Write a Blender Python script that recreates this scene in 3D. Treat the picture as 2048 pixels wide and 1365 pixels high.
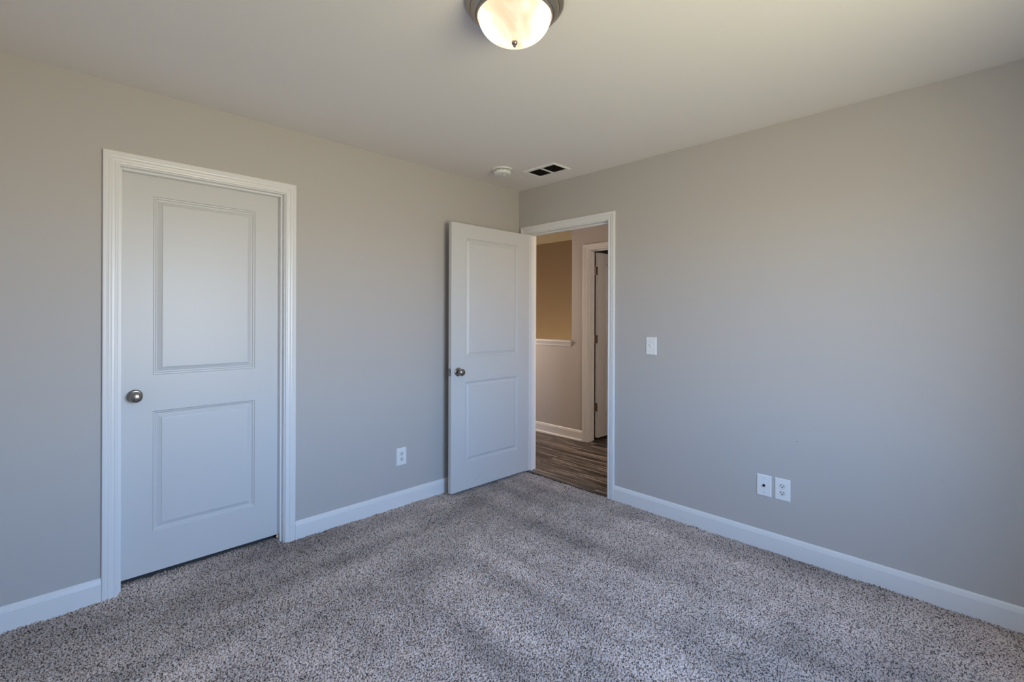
import bpy, bmesh, math
import numpy as np
from mathutils import Vector, Matrix

for _o in list(bpy.data.objects):
    bpy.data.objects.remove(_o, do_unlink=True)
SC = bpy.context.scene
COL = SC.collection

# ------------------------------------------------------------------ camera
CAM_POS = (2.9154, -2.9535, 1.3252)
YAW, ROLL, FPX, CY = 0.7930, 0.0034, 943.276, 635.48
W_PX, H_PX = 2048.0, 1365.0
_R = Vector((math.cos(YAW), math.sin(YAW), 0)); _F = Vector((-math.sin(YAW), math.cos(YAW), 0)); _U = Vector((0, 0, 1))
_cx = _R * math.cos(ROLL) + _U * math.sin(ROLL)
_cy = -_R * math.sin(ROLL) + _U * math.cos(ROLL)
_m = Matrix((_cx, _cy, -_F)).transposed().to_4x4()
_m.translation = CAM_POS
cd = bpy.data.cameras.new('camera'); cam = bpy.data.objects.new('camera', cd); COL.objects.link(cam)
cam.matrix_world = _m
cd.sensor_fit = 'HORIZONTAL'; cd.sensor_width = 36.0
cd.lens = FPX / W_PX * 36.0
cd.shift_y = -(H_PX / 2 - CY) / W_PX
cd.clip_start = 0.02
SC.camera = cam

# ------------------------------------------------------------------ view, world, big lights
vs = SC.view_settings
vs.view_transform = 'Standard'; vs.look = 'None'; vs.gamma = 1.0; vs.use_curve_mapping = False
vs.exposure = 0.0
SC.cycles.max_bounces = 10; SC.cycles.diffuse_bounces = 8; SC.cycles.glossy_bounces = 4
SC.cycles.caustics_reflective = False; SC.cycles.caustics_refractive = False
SC.cycles.sample_clamp_indirect = 6.0

ROOM_X, ROOM_Y, CEIL = 3.47, -3.56, 2.433
WIN = (-2.36, -1.32, 0.66, 2.06)          # opening in the right wall: y0, y1, z0, z1
SKY = 44.5
wd = bpy.data.worlds.new('world'); SC.world = wd; wd.use_nodes = True
nt = wd.node_tree; nt.nodes.clear()
tc = nt.nodes.new('ShaderNodeTexCoord'); sx = nt.nodes.new('ShaderNodeSeparateXYZ')
mr = nt.nodes.new('ShaderNodeMapRange'); mr.inputs['From Min'].default_value = -1; mr.inputs['From Max'].default_value = 1
ramp = nt.nodes.new('ShaderNodeValToRGB'); bg = nt.nodes.new('ShaderNodeBackground'); wo = nt.nodes.new('ShaderNodeOutputWorld')
nt.links.new(tc.outputs['Generated'], sx.inputs[0]); nt.links.new(sx.outputs['Z'], mr.inputs['Value'])
nt.links.new(mr.outputs['Result'], ramp.inputs['Fac']); nt.links.new(ramp.outputs['Color'], bg.inputs['Color'])
nt.links.new(bg.outputs[0], wo.inputs[0])
cr = ramp.color_ramp                                    # lawn and trees below, hazy blue sky above
cr.elements[0].position = 0.0; cr.elements[0].color = (0.32, 0.31, 0.20, 1)
cr.elements[1].position = 1.0; cr.elements[1].color = (0.10, 0.20, 0.45, 1)
for p, c in ((0.36, (0.42, 0.38, 0.26)), (0.45, (0.49, 0.43, 0.34)), (0.49, (0.54, 0.51, 0.47)), (0.52, (0.53, 0.64, 0.79)), (0.58, (0.31, 0.51, 0.87))):
    e = cr.elements.new(p); e.color = (*c, 1)
bg.inputs['Strength'].default_value = SKY
SC.cycles.use_adaptive_sampling = True
def portal(w, loc, rz):
    ld = bpy.data.lights.new('window_portal', 'AREA'); ld.shape = 'RECTANGLE'
    ld.size = w[1] - w[0]; ld.size_y = w[3] - w[2]; ld.cycles.is_portal = True
    lo = bpy.data.objects.new('window_portal', ld); COL.objects.link(lo)
    lo.location = loc; lo.rotation_euler = (math.pi / 2, 0, rz)
portal(WIN, (ROOM_X + 0.13, (WIN[0] + WIN[1]) / 2, (WIN[2] + WIN[3]) / 2), math.pi / 2)
# added warm point lights standing in for unseen lamps of the hallway
for _e, _p in ((62, (2.7, 0.27, 2.0)), (44, (-1.8, 0.36, 1.5))):
    hl = bpy.data.lights.new('hall_fill', 'POINT'); hl.energy = _e; hl.color = (1.0, 0.80, 0.64); hl.shadow_soft_size = 0.12
    ho = bpy.data.objects.new('hall_fill', hl); COL.objects.link(ho); ho.location = _p

# ------------------------------------------------------------------ materials
def mat(name, color, rough=0.5, metal=0.0, spec=0.5, bump=0.0, bscale=200.0, emis=None, estr=0.0):
    m = bpy.data.materials.new(name); m.use_nodes = True
    n = m.node_tree; b = n.nodes['Principled BSDF']
    b.inputs['Base Color'].default_value = (*color, 1); b.inputs['Roughness'].default_value = rough
    b.inputs['Metallic'].default_value = metal; b.inputs['Specular IOR Level'].default_value = spec
    if emis:
        b.inputs['Emission Color'].default_value = (*emis, 1); b.inputs['Emission Strength'].default_value = estr
    if bump:
        t = n.nodes.new('ShaderNodeTexCoord'); z = n.nodes.new('ShaderNodeTexNoise'); z.inputs['Scale'].default_value = bscale
        z.inputs['Detail'].default_value = 3
        bp = n.nodes.new('ShaderNodeBump'); bp.inputs['Strength'].default_value = bump; bp.inputs['Distance'].default_value = 0.001
        n.links.new(t.outputs['Object'], z.inputs['Vector']); n.links.new(z.outputs['Fac'], bp.inputs['Height'])
        n.links.new(bp.outputs[0], b.inputs['Normal'])
    return m

M_WALL = mat('greige_wall_paint', (0.525, 0.500, 0.480), 0.55, spec=0.25, bump=0.08, bscale=120)
M_CEIL = mat('ceiling_paint', (0.85, 0.815, 0.785), 0.85, spec=0.1, bump=0.06, bscale=90)
M_TRIM = mat('white_trim_paint', (0.80, 0.80, 0.80), 0.30, spec=0.45)
M_DOOR = mat('white_door_paint', (0.65, 0.65, 0.65), 0.36, spec=0.4, bump=0.04, bscale=60)
M_PLAS = mat('white_plastic', (0.86, 0.86, 0.85), 0.3)
M_PLAS2 = mat('off_white_plastic', (0.74, 0.74, 0.72), 0.35)
M_NICK = mat('satin_nickel', (0.36, 0.34, 0.31), 0.22, metal=1.0)
M_PAN = mat('brushed_nickel', (0.42, 0.38, 0.33), 0.36, metal=1.0)
M_HINGE = mat('aged_bronze_hinge', (0.22, 0.16, 0.13), 0.4, metal=0.9)
M_DARK = mat('dark_cavity', (0.012, 0.012, 0.012), 0.8, spec=0.1)
M_LOUV = mat('dark_grille', (0.035, 0.032, 0.028), 0.7, spec=0.1)
M_SCUFF = mat('scuff', (0.42, 0.43, 0.45), 0.6)
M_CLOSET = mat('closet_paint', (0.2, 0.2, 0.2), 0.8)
M_CEILH = mat('hall_ceiling_dimmed', (0.27, 0.21, 0.155), 0.85, spec=0.1)  # ceiling colour darkened and browned to stand in for weaker light there
M_STAIR = mat('stair_wall_paint', (0.15, 0.098, 0.060), 0.6, spec=0.2)

def bulb_material():
    m = bpy.data.materials.new('lit_bulb'); m.use_nodes = True; n = m.node_tree; n.nodes.clear()
    e = n.nodes.new('ShaderNodeEmission'); o = n.nodes.new('ShaderNodeOutputMaterial')
    e.inputs['Color'].default_value = (1.0, 0.79, 0.62, 1); e.inputs['Strength'].default_value = 54
    n.links.new(e.outputs[0], o.inputs[0]); return m
M_BULB = bulb_material()

def shade_material():
    m = bpy.data.materials.new('frosted_alabaster_glass'); m.use_nodes = True; n = m.node_tree; n.nodes.clear()
    o = n.nodes.new('ShaderNodeOutputMaterial')
    tr = n.nodes.new('ShaderNodeBsdfTranslucent'); df = n.nodes.new('ShaderNodeBsdfDiffuse'); gl = n.nodes.new('ShaderNodeBsdfGlossy')
    t = n.nodes.new('ShaderNodeTexCoord'); z = n.nodes.new('ShaderNodeTexNoise'); z.inputs['Scale'].default_value = 9
    z.inputs['Distortion'].default_value = 1.2
    rp = n.nodes.new('ShaderNodeValToRGB'); rp.color_ramp.elements[0].position = 0.35; rp.color_ramp.elements[1].position = 0.65
    rp.color_ramp.elements[0].color = (0.70, 0.56, 0.45, 1); rp.color_ramp.elements[1].color = (0.92, 0.86, 0.80, 1)
    n.links.new(t.outputs['Object'], z.inputs['Vector']); n.links.new(z.outputs['Fac'], rp.inputs['Fac'])
    n.links.new(rp.outputs['Color'], tr.inputs['Color'])
    df.inputs['Color'].default_value = (0.8, 0.76, 0.7, 1); gl.inputs['Roughness'].default_value = 0.15
    a = n.nodes.new('ShaderNodeMixShader'); a.inputs[0].default_value = 0.3
    b = n.nodes.new('ShaderNodeMixShader'); b.inputs[0].default_value = 0.04
    n.links.new(tr.outputs[0], a.inputs[1]); n.links.new(df.outputs[0], a.inputs[2])
    n.links.new(a.outputs[0], b.inputs[1]); n.links.new(gl.outputs[0], b.inputs[2]); n.links.new(b.outputs[0], o.inputs[0])
    return m
M_SHADE = shade_material()

def glass_material():
    m = bpy.data.materials.new('window_glass'); m.use_nodes = True; n = m.node_tree; n.nodes.clear()
    o = n.nodes.new('ShaderNodeOutputMaterial'); tr = n.nodes.new('ShaderNodeBsdfTransparent'); gl = n.nodes.new('ShaderNodeBsdfGlossy')
    gl.inputs['Roughness'].default_value = 0.02; tr.inputs['Color'].default_value = (0.97, 0.98, 0.97, 1)
    a = n.nodes.new('ShaderNodeMixShader'); a.inputs[0].default_value = 0.04
    n.links.new(tr.outputs[0], a.inputs[1]); n.links.new(gl.outputs[0], a.inputs[2]); n.links.new(a.outputs[0], o.inputs[0]); return m
M_GLASS = glass_material()

def carpet_material():
    m = bpy.data.materials.new('frieze_carpet'); m.use_nodes = True; n = m.node_tree; b = n.nodes['Principled BSDF']
    b.inputs['Roughness'].default_value = 0.95; b.inputs['Specular IOR Level'].default_value = 0.05
    b.inputs['Sheen Weight'].default_value = 0.15
    t = n.nodes.new('ShaderNodeTexCoord')
    z = n.nodes.new('ShaderNodeTexNoise'); z.inputs['Scale'].default_value = 160; z.inputs['Detail'].default_value = 1
    rp = n.nodes.new('ShaderNodeValToRGB')
    rp.color_ramp.elements[0].position = 0.36; rp.color_ramp.elements[0].color = (0.10, 0.080, 0.072, 1)  # dark yarn flecks, also painting in the shade of pits between tufts
    rp.color_ramp.elements[1].position = 0.53; rp.color_ramp.elements[1].color = (0.72, 0.60, 0.54, 1)
    at = n.nodes.new('ShaderNodeAttribute'); at.attribute_name = 'lay'
    mr = n.nodes.new('ShaderNodeMapRange'); mr.inputs['To Min'].default_value = 0.62; mr.inputs['To Max'].default_value = 1.25
    mx = n.nodes.new('ShaderNodeMix'); mx.data_type = 'RGBA'; mx.blend_type = 'MULTIPLY'; mx.inputs['Factor'].default_value = 1
    n.links.new(t.outputs['Object'], z.inputs['Vector']); n.links.new(z.outputs['Fac'], rp.inputs['Fac'])
    n.links.new(at.outputs['Fac'], mr.inputs['Value'])
    n.links.new(rp.outputs['Color'], mx.inputs['A']); n.links.new(mr.outputs['Result'], mx.inputs['B'])
    n.links.new(mx.outputs['Result'], b.inputs['Base Color'])
    return m
M_CARPET = carpet_material()

def plank_material():
    m = bpy.data.materials.new('grey_brown_planks'); m.use_nodes = True; n = m.node_tree; b = n.nodes['Principled BSDF']
    b.inputs['Roughness'].default_value = 0.33; b.inputs['Specular IOR Level'].default_value = 0.5
    t = n.nodes.new('ShaderNodeTexCoord')
    br = n.nodes.new('ShaderNodeTexBrick'); br.inputs['Scale'].default_value = 1.0
    br.inputs['Brick Width'].default_value = 1.22; br.inputs['Row Height'].default_value = 0.152
    br.inputs['Mortar Size'].default_value = 0.0016; br.inputs['Mortar Smooth'].default_value = 0.1; br.inputs['Bias'].default_value = 0
    br.offset = 0.37
    br.inputs['Color1'].default_value = (0.0, 0.0, 0.0, 1); br.inputs['Color2'].default_value = (1, 1, 1, 1); br.inputs['Mortar'].default_value = (0.5, 0.5, 0.5, 1)
    n.links.new(t.outputs['Object'], br.inputs['Vector'])
    mp = n.nodes.new('ShaderNodeMapping'); mp.inputs['Scale'].default_value = (1.1, 22, 1)
    cb = n.nodes.new('ShaderNodeVectorMath'); cb.operation = 'ADD'
    sc2 = n.nodes.new('ShaderNodeVectorMath'); sc2.operation = 'SCALE'; sc2.inputs['Scale'].default_value = 7.3
    n.links.new(br.outputs['Color'], sc2.inputs[0]); n.links.new(t.outputs['Object'], mp.inputs['Vector'])
    n.links.new(mp.outputs[0], cb.inputs[0]); n.links.new(sc2.outputs[0], cb.inputs[1])
    z = n.nodes.new('ShaderNodeTexNoise'); z.inputs['Scale'].default_value = 1.5; z.inputs['Detail'].default_value = 6
    z.inputs['Roughness'].default_value = 0.65; z.inputs['Distortion'].default_value = 0.6
    n.links.new(cb.outputs[0], z.inputs['Vector'])
    rp = n.nodes.new('ShaderNodeValToRGB'); cr = rp.color_ramp
    cr.elements[0].position = 0.40; cr.elements[0].color = (0.022, 0.018, 0.016, 1)
    cr.elements[1].position = 0.60; cr.elements[1].color = (0.30, 0.255, 0.22, 1)
    e = cr.elements.new(0.5); e.color = (0.085, 0.070, 0.060, 1)
    n.links.new(z.outputs['Fac'], rp.inputs['Fac'])
    mx = n.nodes.new('ShaderNodeMix'); mx.data_type = 'RGBA'; mx.blend_type = 'MIX'
    mx.inputs['B'].default_value = (0.02, 0.016, 0.013, 1)
    m2 = n.nodes.new('ShaderNodeMapping'); m2.inputs['Scale'].default_value = (0.9, 34, 1)
    c2 = n.nodes.new('ShaderNodeVectorMath'); c2.operation = 'ADD'
    z2 = n.nodes.new('ShaderNodeTexNoise'); z2.inputs['Scale'].default_value = 1.0; z2.inputs['Detail'].default_value = 3; z2.inputs['Distortion'].default_value = 0.9
    r2 = n.nodes.new('ShaderNodeValToRGB'); r2.color_ramp.elements[0].position = 0.40; r2.color_ramp.elements[0].color = (0.28, 0.26, 0.25, 1)
    r2.color_ramp.elements[1].position = 0.52; r2.color_ramp.elements[1].color = (1.35, 1.3, 1.25, 1)
    n.links.new(t.outputs['Object'], m2.inputs['Vector']); n.links.new(m2.outputs[0], c2.inputs[0]); n.links.new(sc2.outputs[0], c2.inputs[1])
    n.links.new(c2.outputs[0], z2.inputs['Vector']); n.links.new(z2.outputs['Fac'], r2.inputs['Fac'])
    ml = n.nodes.new('ShaderNodeMix'); ml.data_type = 'RGBA'; ml.blend_type = 'MULTIPLY'; ml.inputs['Factor'].default_value = 1
    n.links.new(rp.outputs['Color'], ml.inputs['A']); n.links.new(r2.outputs['Color'], ml.inputs['B'])
    n.links.new(br.outputs['Fac'], mx.inputs['Factor']); n.links.new(ml.outputs['Result'], mx.inputs['A'])
    n.links.new(mx.outputs['Result'], b.inputs['Base Color'])
    bp = n.nodes.new('ShaderNodeBump'); bp.inputs['Strength'].default_value = 0.25; bp.inputs['Distance'].default_value = 0.002
    n.links.new(z.outputs['Fac'], bp.inputs['Height']); n.links.new(bp.outputs[0], b.inputs['Normal'])
    return m
M_PLANK = plank_material()

# ------------------------------------------------------------------ helpers
ID = lambda p: p
def new_obj(name, bm, material, parent=None, smooth=False, bevel=0.0, matrix=None):
    bmesh.ops.remove_doubles(bm, verts=bm.verts, dist=1e-6)
    bmesh.ops.recalc_face_normals(bm, faces=bm.faces)
    me = bpy.data.meshes.new(name); bm.to_mesh(me); bm.free()
    me.materials.append(material)
    if smooth:
        for p in me.polygons: p.use_smooth = True
        me.set_sharp_from_angle(angle=math.radians(38))
    o = bpy.data.objects.new(name, me); COL.objects.link(o)
    if parent is not None: o.parent = parent
    if bevel:
        md = o.modifiers.new('bevel', 'BEVEL'); md.width = bevel; md.segments = 2; md.limit_method = 'ANGLE'
    return o

def empty(name, loc=(0, 0, 0), rz=0.0):
    o = bpy.data.objects.new(name, None); COL.objects.link(o); o.location = loc; o.rotation_euler = (0, 0, rz)
    o.empty_display_size = 0.1
    return o

def tag(o, label=None, cat=None, group=None, kind=None):
    if label: o['label'] = label
    if cat: o['category'] = cat
    if group: o['group'] = group
    if kind: o['kind'] = kind
    return o

def box(bm, a, b, f=ID):
    x0, y0, z0 = a; x1, y1, z1 = b
    v = [bm.verts.new(f(p)) for p in ((x0, y0, z0), (x1, y0, z0), (x1, y1, z0), (x0, y1, z0), (x0, y0, z1), (x1, y0, z1), (x1, y1, z1), (x0, y1, z1))]
    for q in ((0, 1, 2, 3), (4, 7, 6, 5), (0, 4, 5, 1), (1, 5, 6, 2), (2, 6, 7, 3), (3, 7, 4, 0)):
        bm.faces.new([v[i] for i in q])

def mk_box(name, a, b, m, parent=None, bevel=0.0, f=ID):
    bm = bmesh.new(); box(bm, a, b, f); return new_obj(name, bm, m, parent, bevel=bevel)

def slab_with_holes(bm, a0, a1, b0, b1, t0, t1, holes, f):
    """solid panel spanning (a,b) with rectangular through-holes; f maps (a,t,b) to the room"""
    A = sorted({a0, a1, *[h[0] for h in holes], *[h[1] for h in holes]}); B = sorted({b0, b1, *[h[2] for h in holes], *[h[3] for h in holes]})
    A = [a for a in A if a0 <= a <= a1]; B = [b for b in B if b0 <= b <= b1]
    inside = lambda a, b: any(h[0] < a < h[1] and h[2] < b < h[3] for h in holes)
    solid = {}
    for i in range(len(A) - 1):
        for j in range(len(B) - 1):
            solid[i, j] = not inside((A[i] + A[i + 1]) / 2, (B[j] + B[j + 1]) / 2)
    vc = {}
    def v(a, t, b):
        k = (a, t, b)
        if k not in vc: vc[k] = bm.verts.new(f(k))
        return vc[k]
    for (i, j), s in solid.items():
        if not s: continue
        x0, x1, y0, y1 = A[i], A[i + 1], B[j], B[j + 1]
        for t in (t0, t1): bm.faces.new([v(x0, t, y0), v(x1, t, y0), v(x1, t, y1), v(x0, t, y1)])
        for (di, dj, p, q) in ((-1, 0, (x0, y0), (x0, y1)), (1, 0, (x1, y0), (x1, y1)), (0, -1, (x0, y0), (x1, y0)), (0, 1, (x0, y1), (x1, y1))):
            if not solid.get((i + di, j + dj), False):
                bm.faces.new([v(p[0], t0, p[1]), v(q[0], t0, q[1]), v(q[0], t1, q[1]), v(p[0], t1, p[1])])

def sweep(bm, prof, starts, ends):
    """closed prism between two matching point lists"""
    a = [bm.verts.new(p) for p in starts]; b = [bm.verts.new(p) for p in ends]; n = len(a)
    for i in range(n): bm.faces.new([a[i], a[(i + 1) % n], b[(i + 1) % n], b[i]])
    bm.faces.new(a); bm.faces.new(list(reversed(b)))

def lathe(bm, prof, origin, axis='z', seg=48, closed=False):
    rings = []
    for r, h in prof:
        ring = []
        if r < 1e-6:
            p = {'z': (0, 0, h), 'x': (h, 0, 0), 'y': (0, h, 0)}[axis]
            ring = [bm.verts.new(Vector(origin) + Vector(p))]
        else:
            for k in range(seg):
                c, s = r * math.cos(2 * math.pi * k / seg), r * math.sin(2 * math.pi * k / seg)
                p = {'z': (c, s, h), 'x': (h, c, s), 'y': (s, h, c)}[axis]
                ring.append(bm.verts.new(Vector(origin) + Vector(p)))
        rings.append(ring)
    for a, b in zip(rings, rings[1:]):
        for k in range(seg):
            k2 = (k + 1) % seg
            if len(a) == 1 and len(b) == 1: continue
            if len(a) == 1: bm.faces.new([a[0], b[k], b[k2]])
            elif len(b) == 1: bm.faces.new([a[k], a[k2], b[0]])
            else: bm.faces.new([a[k], a[k2], b[k2], b[k]])

def mk_lathe(name, prof, origin, m, parent=None, axis='z', seg=48):
    bm = bmesh.new(); lathe(bm, prof, origin, axis, seg); return new_obj(name, bm, m, parent, smooth=True)

# wall frames: (along, out-of-wall, up) -> world
F_LEFT = lambda p: (p[1], p[0], p[2])                    # left wall plane x = 0, out = +x, along = y
F_BACK = lambda p: (p[0], -p[1], p[2])                   # back wall plane y = 0, out = -y, along = x
HALL_Y = 1.17
F_HALL = lambda p: (p[0], HALL_Y - p[1], p[2])           # far wall of the hall, out = -y

# ------------------------------------------------------------------ room shell
WT = 0.117
CLO = (-2.709, -1.962, 2.045)      # closet door clear opening between jambs (y0, y1, head)
BED = (0.098, 0.9265, 2.045)       # bedroom doorway (x0, x1, head)
HDO = (-0.112, 0.70, 2.050)        # door across the hall
JT = 0.019                         # jamb thickness

def wall(name, f, a0, a1, holes, label, m=M_WALL, t0=-WT, t1=0.0, z0=-0.03, z1=CEIL + 0.02):
    bm = bmesh.new(); slab_with_holes(bm, a0, a1, z0, z1, t0, t1, holes, f)
    return tag(new_obj(name, bm, m), label, 'wall', kind='structure')

wall('wall_left', F_LEFT, ROOM_Y - WT, 0.0, [(CLO[0] - JT, CLO[1] + JT, -1, CLO[2] + JT)], 'grey painted wall on the left holding the closed white door')
wall('wall_back', F_BACK, -3.1, ROOM_X + WT, [(BED[0] - JT, BED[1] + JT, -1, BED[2] + JT)], 'grey painted wall on the right holding the open doorway and switch')
wall('wall_right', lambda p: (ROOM_X - p[1], p[0], p[2]), ROOM_Y - WT, 0.0, [(WIN[0], WIN[1], WIN[2], WIN[3])], 'grey painted window wall beside the camera')
wall('wall_front', lambda p: (p[0], ROOM_Y + p[1], p[2]), 0.0, ROOM_X, [], 'grey painted wall behind the camera')

DUCT = (0.438, 0.718, -0.363, -0.212)
bm = bmesh.new(); slab_with_holes(bm, 0.0, ROOM_X, ROOM_Y, 0.0, 0.0, 0.05, [DUCT], lambda p: (p[0], p[2], CEIL + p[1]))
tag(new_obj('ceiling', bm, M_CEIL), 'white painted bedroom ceiling with lamp, detector and vent', 'ceiling', kind='structure')

# carpet: a height field of twisted tufts, with vacuum lay as an attribute
def carpet():
    st = 0.0040; x0, x1, y0, y1 = -0.10, ROOM_X, ROOM_Y, 0.0
    nx, ny = int(round((x1 - x0) / st)) + 1, int(round((y1 - y0) / st)) + 1
    rng = np.random.default_rng(7)
    fx = np.fft.fftfreq(nx, st)[:, None]; fy = np.fft.rfftfreq(ny, st)[None, :]
    fr = np.sqrt(fx * fx + fy * fy)
    def field(filt):
        h = np.fft.irfft2(np.fft.rfft2(rng.standard_normal((nx, ny))) * filt, s=(nx, ny)); return h / h.std()
    tuft = field(np.exp(-((fr - 78.0) / 26.0) ** 2))
    fine = field(np.exp(-((fr - 115.0) / 20.0) ** 2))
    slow = field(np.exp(-(fr / 9.0) ** 2))
    xs = np.linspace(x0, x1, nx)[:, None] * np.ones((1, ny)); ys = np.linspace(y0, y1, ny)[None, :] * np.ones((nx, 1))
    sa = field(np.exp(-(fx / 0.7) ** 2 - (fy / 4.6) ** 2)); sb = field(np.exp(-(fx / 3.8) ** 2 - (fy / 0.9) ** 2))
    w = 1 / (1 + np.exp(-(xs + ys + 0.4) / 0.12))
    blob = field(np.exp(-(fr / 4.5) ** 2))
    lay = 0.5 + 0.20 * (w * sa + (1 - w) * sb) + 0.08 * blob
    z = -0.0055 + 0.0056 * np.tanh(tuft * 0.9) + 0.0008 * fine + 0.0012 * slow
    edge = np.minimum(1.0, np.minimum(-ys, 1.0) / 0.02 + 0.15); z = z * 1.0 - 0.0035 * (1 - edge)
    v = np.empty((nx * ny, 3), np.float32); v[:, 0] = xs.ravel(); v[:, 1] = ys.ravel(); v[:, 2] = z.ravel()
    i = np.arange(nx * ny).reshape(nx, ny)
    q = np.stack([i[:-1, :-1], i[1:, :-1], i[1:, 1:], i[:-1, 1:]], -1).reshape(-1, 4).astype(np.int32)
    me = bpy.data.meshes.new('floor'); me.vertices.add(len(v)); me.vertices.foreach_set('co', v.ravel())
    me.loops.add(q.size); me.loops.foreach_set('vertex_index', q.ravel())
    me.polygons.add(len(q)); me.polygons.foreach_set('loop_start', np.arange(0, q.size, 4, dtype=np.int32))
    me.polygons.foreach_set('use_smooth', np.ones(len(q), bool))
    me.update(calc_edges=True)
    a = me.attributes.new('lay', 'FLOAT', 'POINT'); a.data.foreach_set('value', np.clip(lay, 0, 1).astype(np.float32).ravel())
    me.materials.append(M_CARPET)
    o = bpy.data.objects.new('floor', me); COL.objects.link(o)
    return tag(o, 'grey twisted pile carpet with vacuum marks covering the bedroom floor', 'carpet', kind='structure')
carpet()

# hall beyond the doorway
HX0, HX1, STY = -3.1, 3.3, 2.35
tag(mk_box('floor_hall', (HX0, 0.0, -0.05), (HX1, HALL_Y + 0.13, -0.008), M_PLANK), 'grey brown wood plank floor of the hallway', 'floor', kind='structure')
tag(mk_box('floor_room', (-0.25, HALL_Y + 0.13, -0.05), (HX1, 3.4, -0.008), M_PLANK), 'plank floor of the room across the hall', 'floor', kind='structure')
tag(mk_box('trim_1', (BED[0], 0.0, -0.03), (BED[1], 0.042, -0.002), M_PLANK, bevel=0.002), 'flat wood threshold strip between carpet and hallway planks', 'threshold', kind='structure')
tag(mk_box('ceiling_hall', (HX0, WT, CEIL), (HX1, STY, CEIL + 0.05), M_CEILH), 'hallway and stairwell ceiling seen through the doorway', 'ceiling', kind='structure')
OPX = -0.330                       # right end of the half wall opening
wall('wall_hall', F_HALL, HX0, HX1, [(-2.6, OPX, 1.02, 9), (HDO[0] - JT, HDO[1] + JT, -1, HDO[2] + JT)], 'beige hallway wall with a half wall opening to the stairs')
tag(mk_box('wall_stairs', (HX0, STY, -1.5), (-0.2, STY + 0.1, CEIL + 0.02), M_STAIR), 'brown stairwell wall beyond the half wall', 'wall', kind='structure')
tag(mk_box('wall_partition', (-0.30, HALL_Y + WT, -1.5), (-0.21, STY, CEIL + 0.02), M_WALL), 'wall between stairwell and the room across the hall', 'wall', kind='structure')
tag(mk_box('wall_hall_left', (HX0 - 0.1, 0.0, -1.5), (HX0, STY, CEIL + 0.02), M_WALL), 'end wall of the hallway on the left', 'wall', kind='structure')
tag(mk_box('wall_hall_right', (HX1, WT, -0.05), (HX1 + 0.1, 3.4, CEIL + 0.02), M_WALL), 'end wall of the hallway on the right', 'wall', kind='structure')
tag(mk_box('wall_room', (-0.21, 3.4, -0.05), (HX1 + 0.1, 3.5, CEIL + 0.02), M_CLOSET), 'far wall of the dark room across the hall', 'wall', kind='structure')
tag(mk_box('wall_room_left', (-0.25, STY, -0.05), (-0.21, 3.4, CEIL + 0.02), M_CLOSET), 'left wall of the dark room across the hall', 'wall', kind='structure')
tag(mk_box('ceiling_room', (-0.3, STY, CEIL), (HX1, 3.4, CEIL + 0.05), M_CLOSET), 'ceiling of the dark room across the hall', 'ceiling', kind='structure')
tag(mk_box('floor_stairs', (HX0, HALL_Y + WT, -1.5), (-0.25, STY, -1.4), M_PLANK), 'stairwell floor below the half wall', 'floor', kind='structure')
# closet behind the closed door
bm = bmesh.new()
slab_with_holes(bm, -3.2, -1.5, -0.03, 2.5, -0.75, -0.72, [], F_LEFT)
box(bm, (-0.72, -3.2, -0.03), (-WT, -3.17, 2.5)); box(bm, (-0.72, -1.53, -0.03), (-WT, -1.5, 2.5))
box(bm, (-0.72, -3.17, 2.45), (-WT, -1.53, 2.5)); box(bm, (-0.72, -3.17, -0.05), (-0.1, -1.53, -0.012))
tag(new_obj('wall_closet', bm, M_CLOSET), 'dark closet interior behind the closed white door', 'wall', kind='structure')

# ------------------------------------------------------------------ trim
CASING = [(0, 0), (0, .0085), (.002, .0105), (.006, .0115), (.011, .0115), (.013, .0095), (.022, .0105), (.025, .0125), (.028, .0145),
          (.034, .0155), (.037, .0140), (.040, .0155), (.044, .0170), (.053, .0170), (.0565, .0155), (.0575, .0130), (.0575, 0)]
def door_frame(name, f, op, label, depth=WT, stop_at=None, floor_z=-0.012, both=True, stop_flip=False):
    a0, a1, h = op; root = tag(empty(name, f(((a0 + a1) / 2, 0, 0))), label, 'door frame', kind='structure')
    inv = Matrix.Translation(root.location).inverted()
    g = lambda p: inv @ Vector(f(p))
    rv = 0.0055
    def casing(fl):
        A0, A1, H = a0 - rv, a1 + rv, h + rv
        for s, A in ((-1, A0), (1, A1)):
            bm = bmesh.new()
            sweep(bm, None, [fl((A + s * w, t, floor_z)) for w, t in CASING], [fl((A + s * w, t, H + w)) for w, t in CASING])
            new_obj('casing_leg', bm, M_TRIM, root)
        bm = bmesh.new()
        sweep(bm, None, [fl((A0 - w, t, H + w)) for w, t in CASING], [fl((A1 + w, t, H + w)) for w, t in CASING])
        new_obj('casing_head', bm, M_TRIM, root)
    casing(g)
    if both: casing(lambda p: g((p[0], -depth - p[1], p[2])))
    for s, A in ((-1, a0), (1, a1)):
        mk_box('jamb_leg', (min(A, A + s * JT), -depth, floor_z), (max(A, A + s * JT), 0, h + JT), M_TRIM, root, f=g)
    mk_box('jamb_head', (a0, -depth, h), (a1, 0, h + JT), M_TRIM, root, f=g)
    if stop_at is not None:
        t1, t0 = stop_at, stop_at - 0.034; st = 0.011
        mk_box('door_stop', (a0, t0, floor_z), (a0 + st, t1, h), M_TRIM, root, f=g, bevel=0.002)
        mk_box('door_stop', (a1 - st, t0, floor_z), (a1, t1, h), M_TRIM, root, f=g, bevel=0.002)
        mk_box('door_stop', (a0 + st, t0, h - st), (a1 - st, t1, h), M_TRIM, root, f=g, bevel=0.002)
    return root
door_frame('trim_2', F_LEFT, CLO, 'white moulded door casing around the closed door on the left wall', stop_at=-0.030)
door_frame('trim_3', F_BACK, BED, 'white moulded door casing around the open doorway to the hall', stop_at=-0.042)
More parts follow.
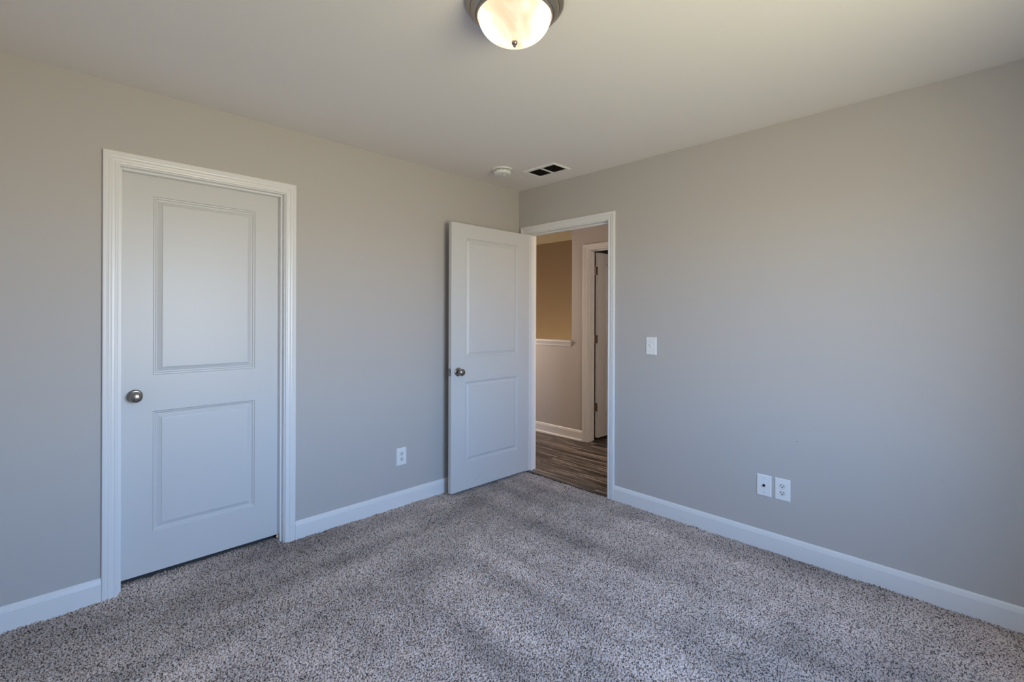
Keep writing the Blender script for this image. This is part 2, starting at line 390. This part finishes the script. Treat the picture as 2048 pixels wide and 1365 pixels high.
door_frame('trim_4', F_HALL, HDO, 'white door casing across the hallway with hinges on its left', stop_at=-0.042, both=False)

BASE = [(0, -.012), (.014, -.012), (.014, .077), (.0125, .0805), (.0125, .083), (.0105, .0875), (.0085, .0945), (.0045, .1005), (.003, .102), (0, .102)]
def baseboard(name, f, a0, a1, label, shoe=False):
    bm = bmesh.new(); sweep(bm, None, [f((a0, t, z)) for t, z in BASE], [f((a1, t, z)) for t, z in BASE])
    o = tag(new_obj(name, bm, M_TRIM), label, 'baseboard', kind='structure')
    if shoe:
        P = [(.0145, -.012), (.030, -.012), (.029, .003), (.024, .008), (.0145, .011)]
        bm = bmesh.new(); sweep(bm, None, [f((a0, t, z)) for t, z in P], [f((a1, t, z)) for t, z in P]); new_obj('shoe_moulding', bm, M_TRIM, o)
    return o
CO = 0.0635
baseboard('baseboard_left', F_LEFT, ROOM_Y, CLO[0] - CO, 'white baseboard left of the closed white door')
baseboard('baseboard_left.001', F_LEFT, CLO[1] + CO, 0.0, 'white baseboard between the closed door and the open door')
baseboard('baseboard_back', F_BACK, BED[1] + CO, ROOM_X, 'white baseboard along the wall right of the doorway')
baseboard('baseboard_hall', F_HALL, HX0, HDO[0] - CO, 'cream baseboard along the hallway wall seen through the doorway', shoe=True)
baseboard('baseboard_right', lambda p: (ROOM_X - p[1], p[0], p[2]), ROOM_Y, -0.014, 'white baseboard under the window')
baseboard('baseboard_front', lambda p: (p[0], ROOM_Y + p[1], p[2]), 0.014, ROOM_X - 0.014, 'white baseboard behind the camera')

# ledge on the half wall
LX1 = OPX + 0.012
r = tag(empty('trim_5', (-1.4, HALL_Y - 0.06, 1.02)), 'white ledge moulding capping the half wall in the hallway', 'ledge', kind='structure')
iv = lambda p: (p[0] + 1.4, p[1] - (HALL_Y - 0.06), p[2] - 1.02)
mk_box('ledge_board', (-2.6, HALL_Y - 0.030, 1.054), (OPX, HALL_Y + WT, 1.073), M_TRIM, r, bevel=0.004, f=iv)
P = [(0, 1.006), (.004, 1.006), (.008, 1.012), (.008, 1.020), (.016, 1.034), (.018, 1.040), (.024, 1.048), (.026, 1.054), (0, 1.054)]
bm = bmesh.new(); sweep(bm, None, [iv(F_HALL((-2.6, t, z))) for t, z in P], [iv(F_HALL((OPX - 0.012 + t * 0.5, t, z))) for t, z in P]); new_obj('ledge_moulding', bm, M_TRIM, r)

# ------------------------------------------------------------------ doors
PANEL = [(0, 0), (.0030, -.0045), (.0075, -.0050), (.0095, -.0075), (.0135, -.0120), (.017, -.0125), (.036, -.0045), (.0368, -.0010), (.040, -.0004)]
KNOB = [(0, .064), (.008, .0637), (.016, .0622), (.0225, .0585), (.0262, .0530), (.0270, .0480), (.0255, .0425), (.0210, .0370), (.0150, .0335), (.0115, .0305), (.0105, .024), (.0108, .012), (.0125, .008)]
ROSE = [(.0125, .0095), (.019, .0095), (.0225, .0080), (.0255, .0085), (.0295, .0065), (.0325, .0020), (.0325, -.001)]
def door(name, W, H, T, label, loc, rz, knob_z, stile=0.135, z_panels=((0.205, 0.815), (1.0, 1.905)), latch=True, hinges=()):
    """slab in local x (hinge edge 0 to W), y 0..T, z 0..H"""
    root = tag(empty(name, loc, rz), label, 'door', kind='structure')
    bm = bmesh.new()
    slab_with_holes(bm, 0, W, 0, H, 0, T, [(stile, W - stile, a, b) for a, b in z_panels], ID)
    new_obj('slab', bm, M_DOOR, root, bevel=0.0015)
    for a, b in z_panels:
        bm = bmesh.new()
        for side in (0, 1):
            prev = None
            for s, d in PANEL:
                y = -d if side == 0 else T + d
                ring = [bm.verts.new(p) for p in ((stile + s, y, a + s), (W - stile - s, y, a + s), (W - stile - s, y, b - s), (stile + s, y, b - s))]
                if prev:
                    for k in range(4): bm.faces.new([prev[k], prev[(k + 1) % 4], ring[(k + 1) % 4], ring[k]])
                else: first = ring
                prev = ring
            bm.faces.new(prev)
            if side == 0: f0 = first
            else:
                for k in range(4): bm.faces.new([f0[k], f0[(k + 1) % 4], first[(k + 1) % 4], first[k]])
        new_obj('panel', bm, M_DOOR, root)
    bx = W - 0.062
    for s, y in ((-1, 0.0), (1, T)):
        k = mk_lathe('knob', [(a, s * b) for a, b in KNOB], (bx, y, knob_z), M_NICK, root, 'y', 40)
        tag(k, 'satin nickel door knob')
        rs = mk_lathe('rosette', [(a, s * b) for a, b in ROSE], (bx, y, knob_z), M_NICK, k, 'y', 40)
    if latch:
        lp = mk_box('latch_plate', (W - 0.0005, T / 2 - 0.0125, knob_z - 0.0285), (W + 0.0012, T / 2 + 0.0125, knob_z + 0.0285), M_NICK, root)
        mk_box('latch_bolt', (W, T / 2 - 0.007, knob_z - 0.008), (W + 0.010, T / 2 + 0.007, knob_z + 0.008), M_NICK, lp, bevel=0.002)
    for z in hinges:
        bm = bmesh.new()
        lathe(bm, [(0, -.0445), (.006, -.0445), (.006, .0445), (0, .0445)], (-0.003, T + 0.006, z), 'z', 16)
        box(bm, (-0.0012, T - 0.030, z - .0445), (0.0006, T + 0.002, z + .0445))
        new_obj('hinge', bm, M_HINGE, root)
    return root

# closed door in the left wall: face 65 mm behind the wall face, knob on the left
d = door('door_1', 0.741, 2.007, 0.035, 'closed white two panel door in the left wall', (-0.065, CLO[1] - 0.003, 0.028), -math.pi / 2, 0.900)
# y local 0..T maps to -x: rotate so that the room face is the y=0 side
d.rotation_euler = (0, 0, -math.pi / 2); d.location = (-0.100, CLO[1] - 0.003, 0.028)
# open bedroom door, folded back towards the left wall
d2 = door('door_2', 0.823, 2.012, 0.035, 'open white two panel door leaning back beside the doorway', (0.1035, -0.011, 0.020), math.radians(-90.7), 0.898, hinges=())
# door across the hall, swung into the dark room
d3 = door('door_3', 0.800, 2.010, 0.035, 'white door ajar into the dark room across the hall', (-0.070, HALL_Y + WT + 0.010, 0.022), math.radians(90), 0.93, hinges=(0.330, 1.070, 1.815))

# scuff marks near the foot of the open door
def scuff(pts, w, name='scuff_mark'):
    bm = bmesh.new()
    for (p, q) in zip(pts, pts[1:]):
        box(bm, (p[0], 0.0350, min(p[1], q[1])), (q[0], 0.0353, max(p[1], q[1]) + w)) if abs(p[1] - q[1]) < 1e-6 else sweep(
            bm, None, [(p[0], 0.0349, p[1]), (p[0], 0.0353, p[1]), (p[0], 0.0353, p[1] + w), (p[0], 0.0349, p[1] + w)],
            [(q[0], 0.0349, q[1]), (q[0], 0.0353, q[1]), (q[0], 0.0353, q[1] + w), (q[0], 0.0349, q[1] + w)])
    return new_obj(name, bm, M_SCUFF, d2)
scuff([(0.600, 0.052), (0.565, 0.066), (0.530, 0.084), (0.512, 0.092)], 0.0022)
scuff([(0.690, 0.060), (0.676, 0.064), (0.668, 0.062)], 0.003)

# ------------------------------------------------------------------ wall plates
PW, PH, PT = 0.078, 0.122, 0.006
def plate_mesh(parent, f):
    bm = bmesh.new(); e = 0.004
    lo = [(-PW / 2, 0, -PH / 2), (PW / 2, 0, -PH / 2), (PW / 2, 0, PH / 2), (-PW / 2, 0, PH / 2)]
    R = []
    for ins, t in ((0, 0), (0, .0022), (e * .4, .0045), (e, PT)):
        R.append([bm.verts.new(f((x - math.copysign(ins, x), t, z - math.copysign(ins, z)))) for x, _, z in lo])
    for a, b in zip(R, R[1:]):
        for k in range(4): bm.faces.new([a[k], a[(k + 1) % 4], b[(k + 1) % 4], b[k]])
    bm.faces.new(R[-1]); bm.faces.new(list(reversed(R[0])))
    return new_obj('plate', bm, M_PLAS, parent)
def screw(parent, f, z, x=0.0):
    c = Vector(f((x, PT, z))); n = Vector(f((x, PT + 1, z))) - c
    bm = bmesh.new()
    bmesh.ops.create_cone(bm, cap_ends=True, segments=16, radius1=0.0036, radius2=0.0030, depth=0.0012,
                          matrix=Matrix.Translation(c + n * 0.0006) @ n.to_track_quat('Z', 'Y').to_matrix().to_4x4())
    s = new_obj('screw', bm, M_PLAS2, parent)
    mk_box('screw_slot', (x - 0.0028, PT + 0.0008, z - 0.0005), (x + 0.0028, PT + 0.0014, z + 0.0005), M_LOUV, s, f=f)
def wall_frame(F, along, z):
    return F((along, 0, z))
def rel(F):   # direction-only map in the wall's frame
    o = Vector(F((0, 0, 0)))
    return lambda p: Vector(F(p)) - o

def outlet(label, F, along, z, group):
    r = tag(empty('power_outlet', F((along, 0, z))), label, 'outlet', group); f = rel(F); plate_mesh(r, f)
    for dz in (0.0195, -0.0195):
        bm = bmesh.new(); ring0, ring1 = [], []
        for k in range(32):
            a = 2 * math.pi * k / 32; x = 0.0172 * math.cos(a); zz = max(-0.0135, min(0.0135, 0.0172 * math.sin(a)))
            ring0.append(bm.verts.new(f((x, PT - .001, dz + zz)))); ring1.append(bm.verts.new(f((x * .96, PT + .0016, dz + zz * .96))))
        for k in range(32): bm.faces.new([ring0[k], ring0[(k + 1) % 32], ring1[(k + 1) % 32], ring1[k]])
        bm.faces.new(ring1); bm.faces.new(list(reversed(ring0)))
        rc = new_obj('receptacle', bm, M_PLAS2, r)
        bm = bmesh.new()
        box(bm, (-.0078, PT + .0012, dz - .0005), (-.0052, PT + .0019, dz + .0085), f)
        box(bm, (.0052, PT + .0012, dz + .0005), (.0076, PT + .0019, dz + .0080), f)
        ring = [bm.verts.new(f((.0032 * math.cos(2 * math.pi * k / 16), PT + .0019, dz - .0068 + .0032 * math.sin(2 * math.pi * k / 16)))) for k in range(16)]
        base = [bm.verts.new(f((.0032 * math.cos(2 * math.pi * k / 16), PT + .0012, dz - .0068 + .0032 * math.sin(2 * math.pi * k / 16)))) for k in range(16)]
        bm.faces.new(ring)
        for k in range(16): bm.faces.new([base[k], base[(k + 1) % 16], ring[(k + 1) % 16], ring[k]])
        new_obj('slots', bm, M_DARK, rc)
    screw(r, f, 0.0)
    return r
outlet('white duplex power outlet low on the left wall beside the open door', F_LEFT, -1.173, 0.3435, 'duplex outlets')
outlet('white duplex power outlet right of the cable plate on the right wall', F_BACK, 2.0945, 0.3605, 'duplex outlets')

r = tag(empty('cable_wall_plate', F_BACK((1.9985, 0, 0.3605))), 'white wall plate with a single dark cable jack, left of the right hand outlet', 'wall plate')
f = rel(F_BACK); plate_mesh(r, f)
c = Vector(f((0, PT, 0)))
j = mk_lathe('jack', [(0, -.010), (.0040, -.010), (.0046, -.0095), (.0046, -.001), (.0075, -.001), (.0075, .001)], c, M_DARK, r, 'y', 20)
screw(r, f, 0.042); screw(r, f, -0.042)

r = tag(empty('light_switch', F_BACK((1.281, 0, 1.1335))), 'white toggle light switch on the right wall beside the doorway', 'light switch')
plate_mesh(r, f)
mk_box('switch_collar', (-.0055, PT - .001, -.0125), (.0055, PT + .0008, .0125), M_PLAS2, r, f=f)
bm = bmesh.new()
sweep(bm, None, [f((-.0045, PT, -.009)), f((.0045, PT, -.009)), f((.0045, PT, .006)), f((-.0045, PT, .006))],
      [f((-.0035, PT + .012, .006)), f((.0035, PT + .012, .006)), f((.0035, PT + .012, .0125)), f((-.0035, PT + .012, .0125))])
new_obj('toggle', bm, M_PLAS, r, bevel=0.001)
screw(r, f, 0.030); screw(r, f, -0.030)

bm = bmesh.new(); lathe(bm, [(0, -.0025), (.0016, -.0020), (.0019, 0.0)], (2.167, 0, 0.645), 'y', 12)
tag(new_obj('wall_nail', bm, M_LOUV, smooth=True), 'tiny dark nail head in the wall above the outlet pair', 'nail')

# ------------------------------------------------------------------ ceiling vent
r = tag(empty('ceiling_vent', (0.576, -0.289, CEIL)), 'white rectangular ceiling vent with two dark grilles near the corner', 'vent')
VX, VY = (-0.150, 0.150), (-0.101, 0.097)
holes = [(-0.130, -0.008, -0.071, 0.072), (0.011, 0.132, -0.071, 0.072)]
prev = None; bm = bmesh.new()
slab_with_holes(bm, -0.140, 0.140, -0.085, 0.083, -0.007, -0.003, holes, lambda p: (p[0], p[2], p[1]))
for (ins, z) in ((0, 0.0), (0, -0.003), (0.004, -0.0075), (0.008, -0.009), (0.011, -0.007)):
    ring = [bm.verts.new(p) for p in ((VX[0] + ins, VY[0] + ins, z), (VX[1] - ins, VY[0] + ins, z), (VX[1] - ins, VY[1] - ins, z), (VX[0] + ins, VY[1] - ins, z))]
    if prev:
        for k in range(4): bm.faces.new([prev[k], prev[(k + 1) % 4], ring[(k + 1) % 4], ring[k]])
    prev = ring
new_obj('frame', bm, M_PLAS, r)
for h in holes:
    bm = bmesh.new(); n = 14
    for i in range(n):
        y = h[2] + (h[3] - h[2]) * (i + 0.5) / n
        sweep(bm, None, [(h[0], y - .003, -.004), (h[0], y - .002, -.004), (h[0], y + .006, .012), (h[0], y + .005, .012)],
              [(h[1], y - .003, -.004), (h[1], y - .002, -.004), (h[1], y + .006, .012), (h[1], y + .005, .012)])
    tag(new_obj('grille', bm, M_LOUV, r), 'dark louvred grille')
bm = bmesh.new(); x0, x1, y0, y1 = DUCT[0] - .576, DUCT[1] - .576, DUCT[2] + .289, DUCT[3] + .289
v = [bm.verts.new(p) for p in ((x0, y0, 0), (x1, y0, 0), (x1, y1, 0), (x0, y1, 0), (x0, y0, .25), (x1, y0, .25), (x1, y1, .25), (x0, y1, .25))]
for q in ((4, 5, 6, 7), (0, 1, 5, 4), (1, 2, 6, 5), (2, 3, 7, 6), (3, 0, 4, 7)): bm.faces.new([v[i] for i in q])
new_obj('duct', bm, M_DARK, r)

# ------------------------------------------------------------------ smoke detector
r = tag(empty('smoke_detector', (0.353, -0.535, CEIL)), 'round white smoke detector on the ceiling left of the vent', 'smoke detector')
mk_lathe('base', [(0, 0), (.0715, 0), (.0725, -.003), (.0715, -.0085), (.066, -.010), (0, -.010)], (0, 0, 0), M_PLAS, r)
mk_lathe('grille', [(.056, -.009), (.057, -.017), (0, -.017)], (0, 0, 0), M_LOUV, r)
bm = bmesh.new(); lathe(bm, [(.0645, -.0155), (.0660, -.018), (.0650, -.034), (.0620, -.0385), (.052, -.0415), (.036, -.0425), (.030, -.0430), (0, -.0430)], (0, 0, 0), 'z', 48)
lathe(bm, [(0, -.0155), (.0645, -.0155)], (0, 0, 0), 'z', 48)
bd = new_obj('body', bm, M_PLAS, r, smooth=True)
bm = bmesh.new()
for k in range(14):
    a0, a1 = 2 * math.pi * (k + .15) / 14, 2 * math.pi * (k + .75) / 14
    A, B = [], []
    for z, rr in ((-.021, .0660), (-.0245, .0660)):
        for R_, L in ((rr - .002, A), (rr + .0004, B)):
            pass
    q0 = [(.0638 * math.cos(a0), .0638 * math.sin(a0), -.021), (.0664 * math.cos(a0), .0664 * math.sin(a0), -.021), (.0664 * math.cos(a0), .0664 * math.sin(a0), -.0235), (.0638 * math.cos(a0), .0638 * math.sin(a0), -.0235)]
    q1 = [(.0638 * math.cos(a1), .0638 * math.sin(a1), -.021), (.0664 * math.cos(a1), .0664 * math.sin(a1), -.021), (.0664 * math.cos(a1), .0664 * math.sin(a1), -.0235), (.0638 * math.cos(a1), .0638 * math.sin(a1), -.0235)]
    sweep(bm, None, q0, q1)
new_obj('vent_slots', bm, M_LOUV, bd)
bt = mk_lathe('test_button', [(.0170, -.0425), (.0170, -.0460), (.0150, -.0480), (0, -.0485)], (0.010, 0.012, 0), M_PLAS, r, 'z', 32)
mk_lathe('button_ring', [(.0170, -.0432), (.0200, -.0438), (.0205, -.0425)], (0.010, 0.012, 0), M_LOUV, bt, 'z', 32)
mk_lathe('indicator_light', [(.0025, -.0425), (.0025, -.0436), (0, -.0440)], (-0.022, -0.018, 0), M_LOUV, r, 'z', 12)

# ------------------------------------------------------------------ ceiling lamp
LC = Vector(CAM_POS) + _F * 1.665 + _R * (3.2 / FPX * 1.665)
r = tag(empty('ceiling_lamp', (LC.x, LC.y, CEIL)), 'lit flush ceiling lamp with frosted bowl in a brushed nickel ring', 'ceiling lamp')
pan = mk_lathe('pan', [(0, 0), (.168, 0), (.1735, -.003), (.1735, -.008), (.1700, -.013), (.1640, -.0175), (.1585, -.0205), (.1560, -.0200), (.1545, -.0215), (.1560, -.026),
                       (.1540, -.031), (.1480, -.036), (.1420, -.0405), (.1385, -.0420), (.1370, -.0410), (.1355, -.0430), (.1350, -.0480), (.1320, -.0505), (.1300, -.0495), (.1290, -.045), (.129, -.012), (0, -.012)], (0, 0, 0), M_PAN, r, 'z', 96)
sh = []
for k in range(25):
    a = math.pi / 2 * k / 24
    sh.append((.1278 * math.cos(a) ** 0.92 if k < 24 else 0.0, -.044 - .0900 * math.sin(a)))
mk_lathe('glass_bowl', sh, (0, 0, 0), M_SHADE, r, 'z', 96)
fin = mk_lathe('finial', [(.0, -.130), (.0075, -.130), (.0095, -.1325), (.0105, -.1365), (.0095, -.1415), (.0065, -.1445), (.0042, -.1455), (.0052, -.148), (.0040, -.1515), (.0, -.1535)], (0, 0, 0), M_NICK, r, 'z', 32)
for s in (-1, 1):
    p = _R * (0.084 * s)
    bm = bmesh.new(); bmesh.ops.create_uvsphere(bm, u_segments=20, v_segments=12, radius=0.020, matrix=Matrix.Translation((p.x, p.y, -0.062)))
    b = new_obj('bulb', bm, M_BULB, r, smooth=True)
    bm = bmesh.new(); lathe(bm, [(0, -.012), (.016, -.012), (.014, -.044), (0, -.044)], (p.x, p.y, 0), 'z', 16); new_obj('socket', bm, M_PLAS2, b)

# ------------------------------------------------------------------ windows that light the room
def window(name, label, w, loc, g):
    """g maps (along wall, depth outwards, z) to the window's own frame"""
    y0, y1, z0, z1 = w
    r = tag(empty(name, loc), label, 'window', kind='structure')
    bm = bmesh.new(); ym = (y0 + y1) / 2
    slab_with_holes(bm, y0, y1, z0, z1, 0.045, 0.105, [(y0 + .04, ym - .03, z0 + .04, z1 - .04), (ym + .03, y1 - .04, z0 + .04, z1 - .04)], g)
    new_obj('window_frame', bm, M_TRIM, r)
    for a, b in ((y0 + .04, ym - .03), (ym + .03, y1 - .04)):
        zm = (z0 + z1) / 2
        for c, d_, off in ((z0 + .04, zm + .02, 0.055), (zm - .02, z1 - .04, 0.080)):
            bm = bmesh.new(); slab_with_holes(bm, a, b, c, d_, off, off + 0.022, [(a + .035, b - .035, c + .035, d_ - .035)], g)
            s = new_obj('sash', bm, M_TRIM, r)
            mk_box('pane', (a + .035, off + .009, c + .035), (b - .035, off + .013, d_ - .035), M_GLASS, s, f=g)
    mk_box('window_sill', (y0 - .03, -0.03, z0 - .02), (y1 + .03, 0.045, z0 + .002), M_TRIM, r, f=g, bevel=0.003)
WY = (WIN[0] + WIN[1]) / 2
window('window_1', 'white twin sash window in the wall beside the camera', WIN, (ROOM_X, WY, WIN[2]), lambda p: (p[1], p[0] - WY, p[2] - WIN[2]))
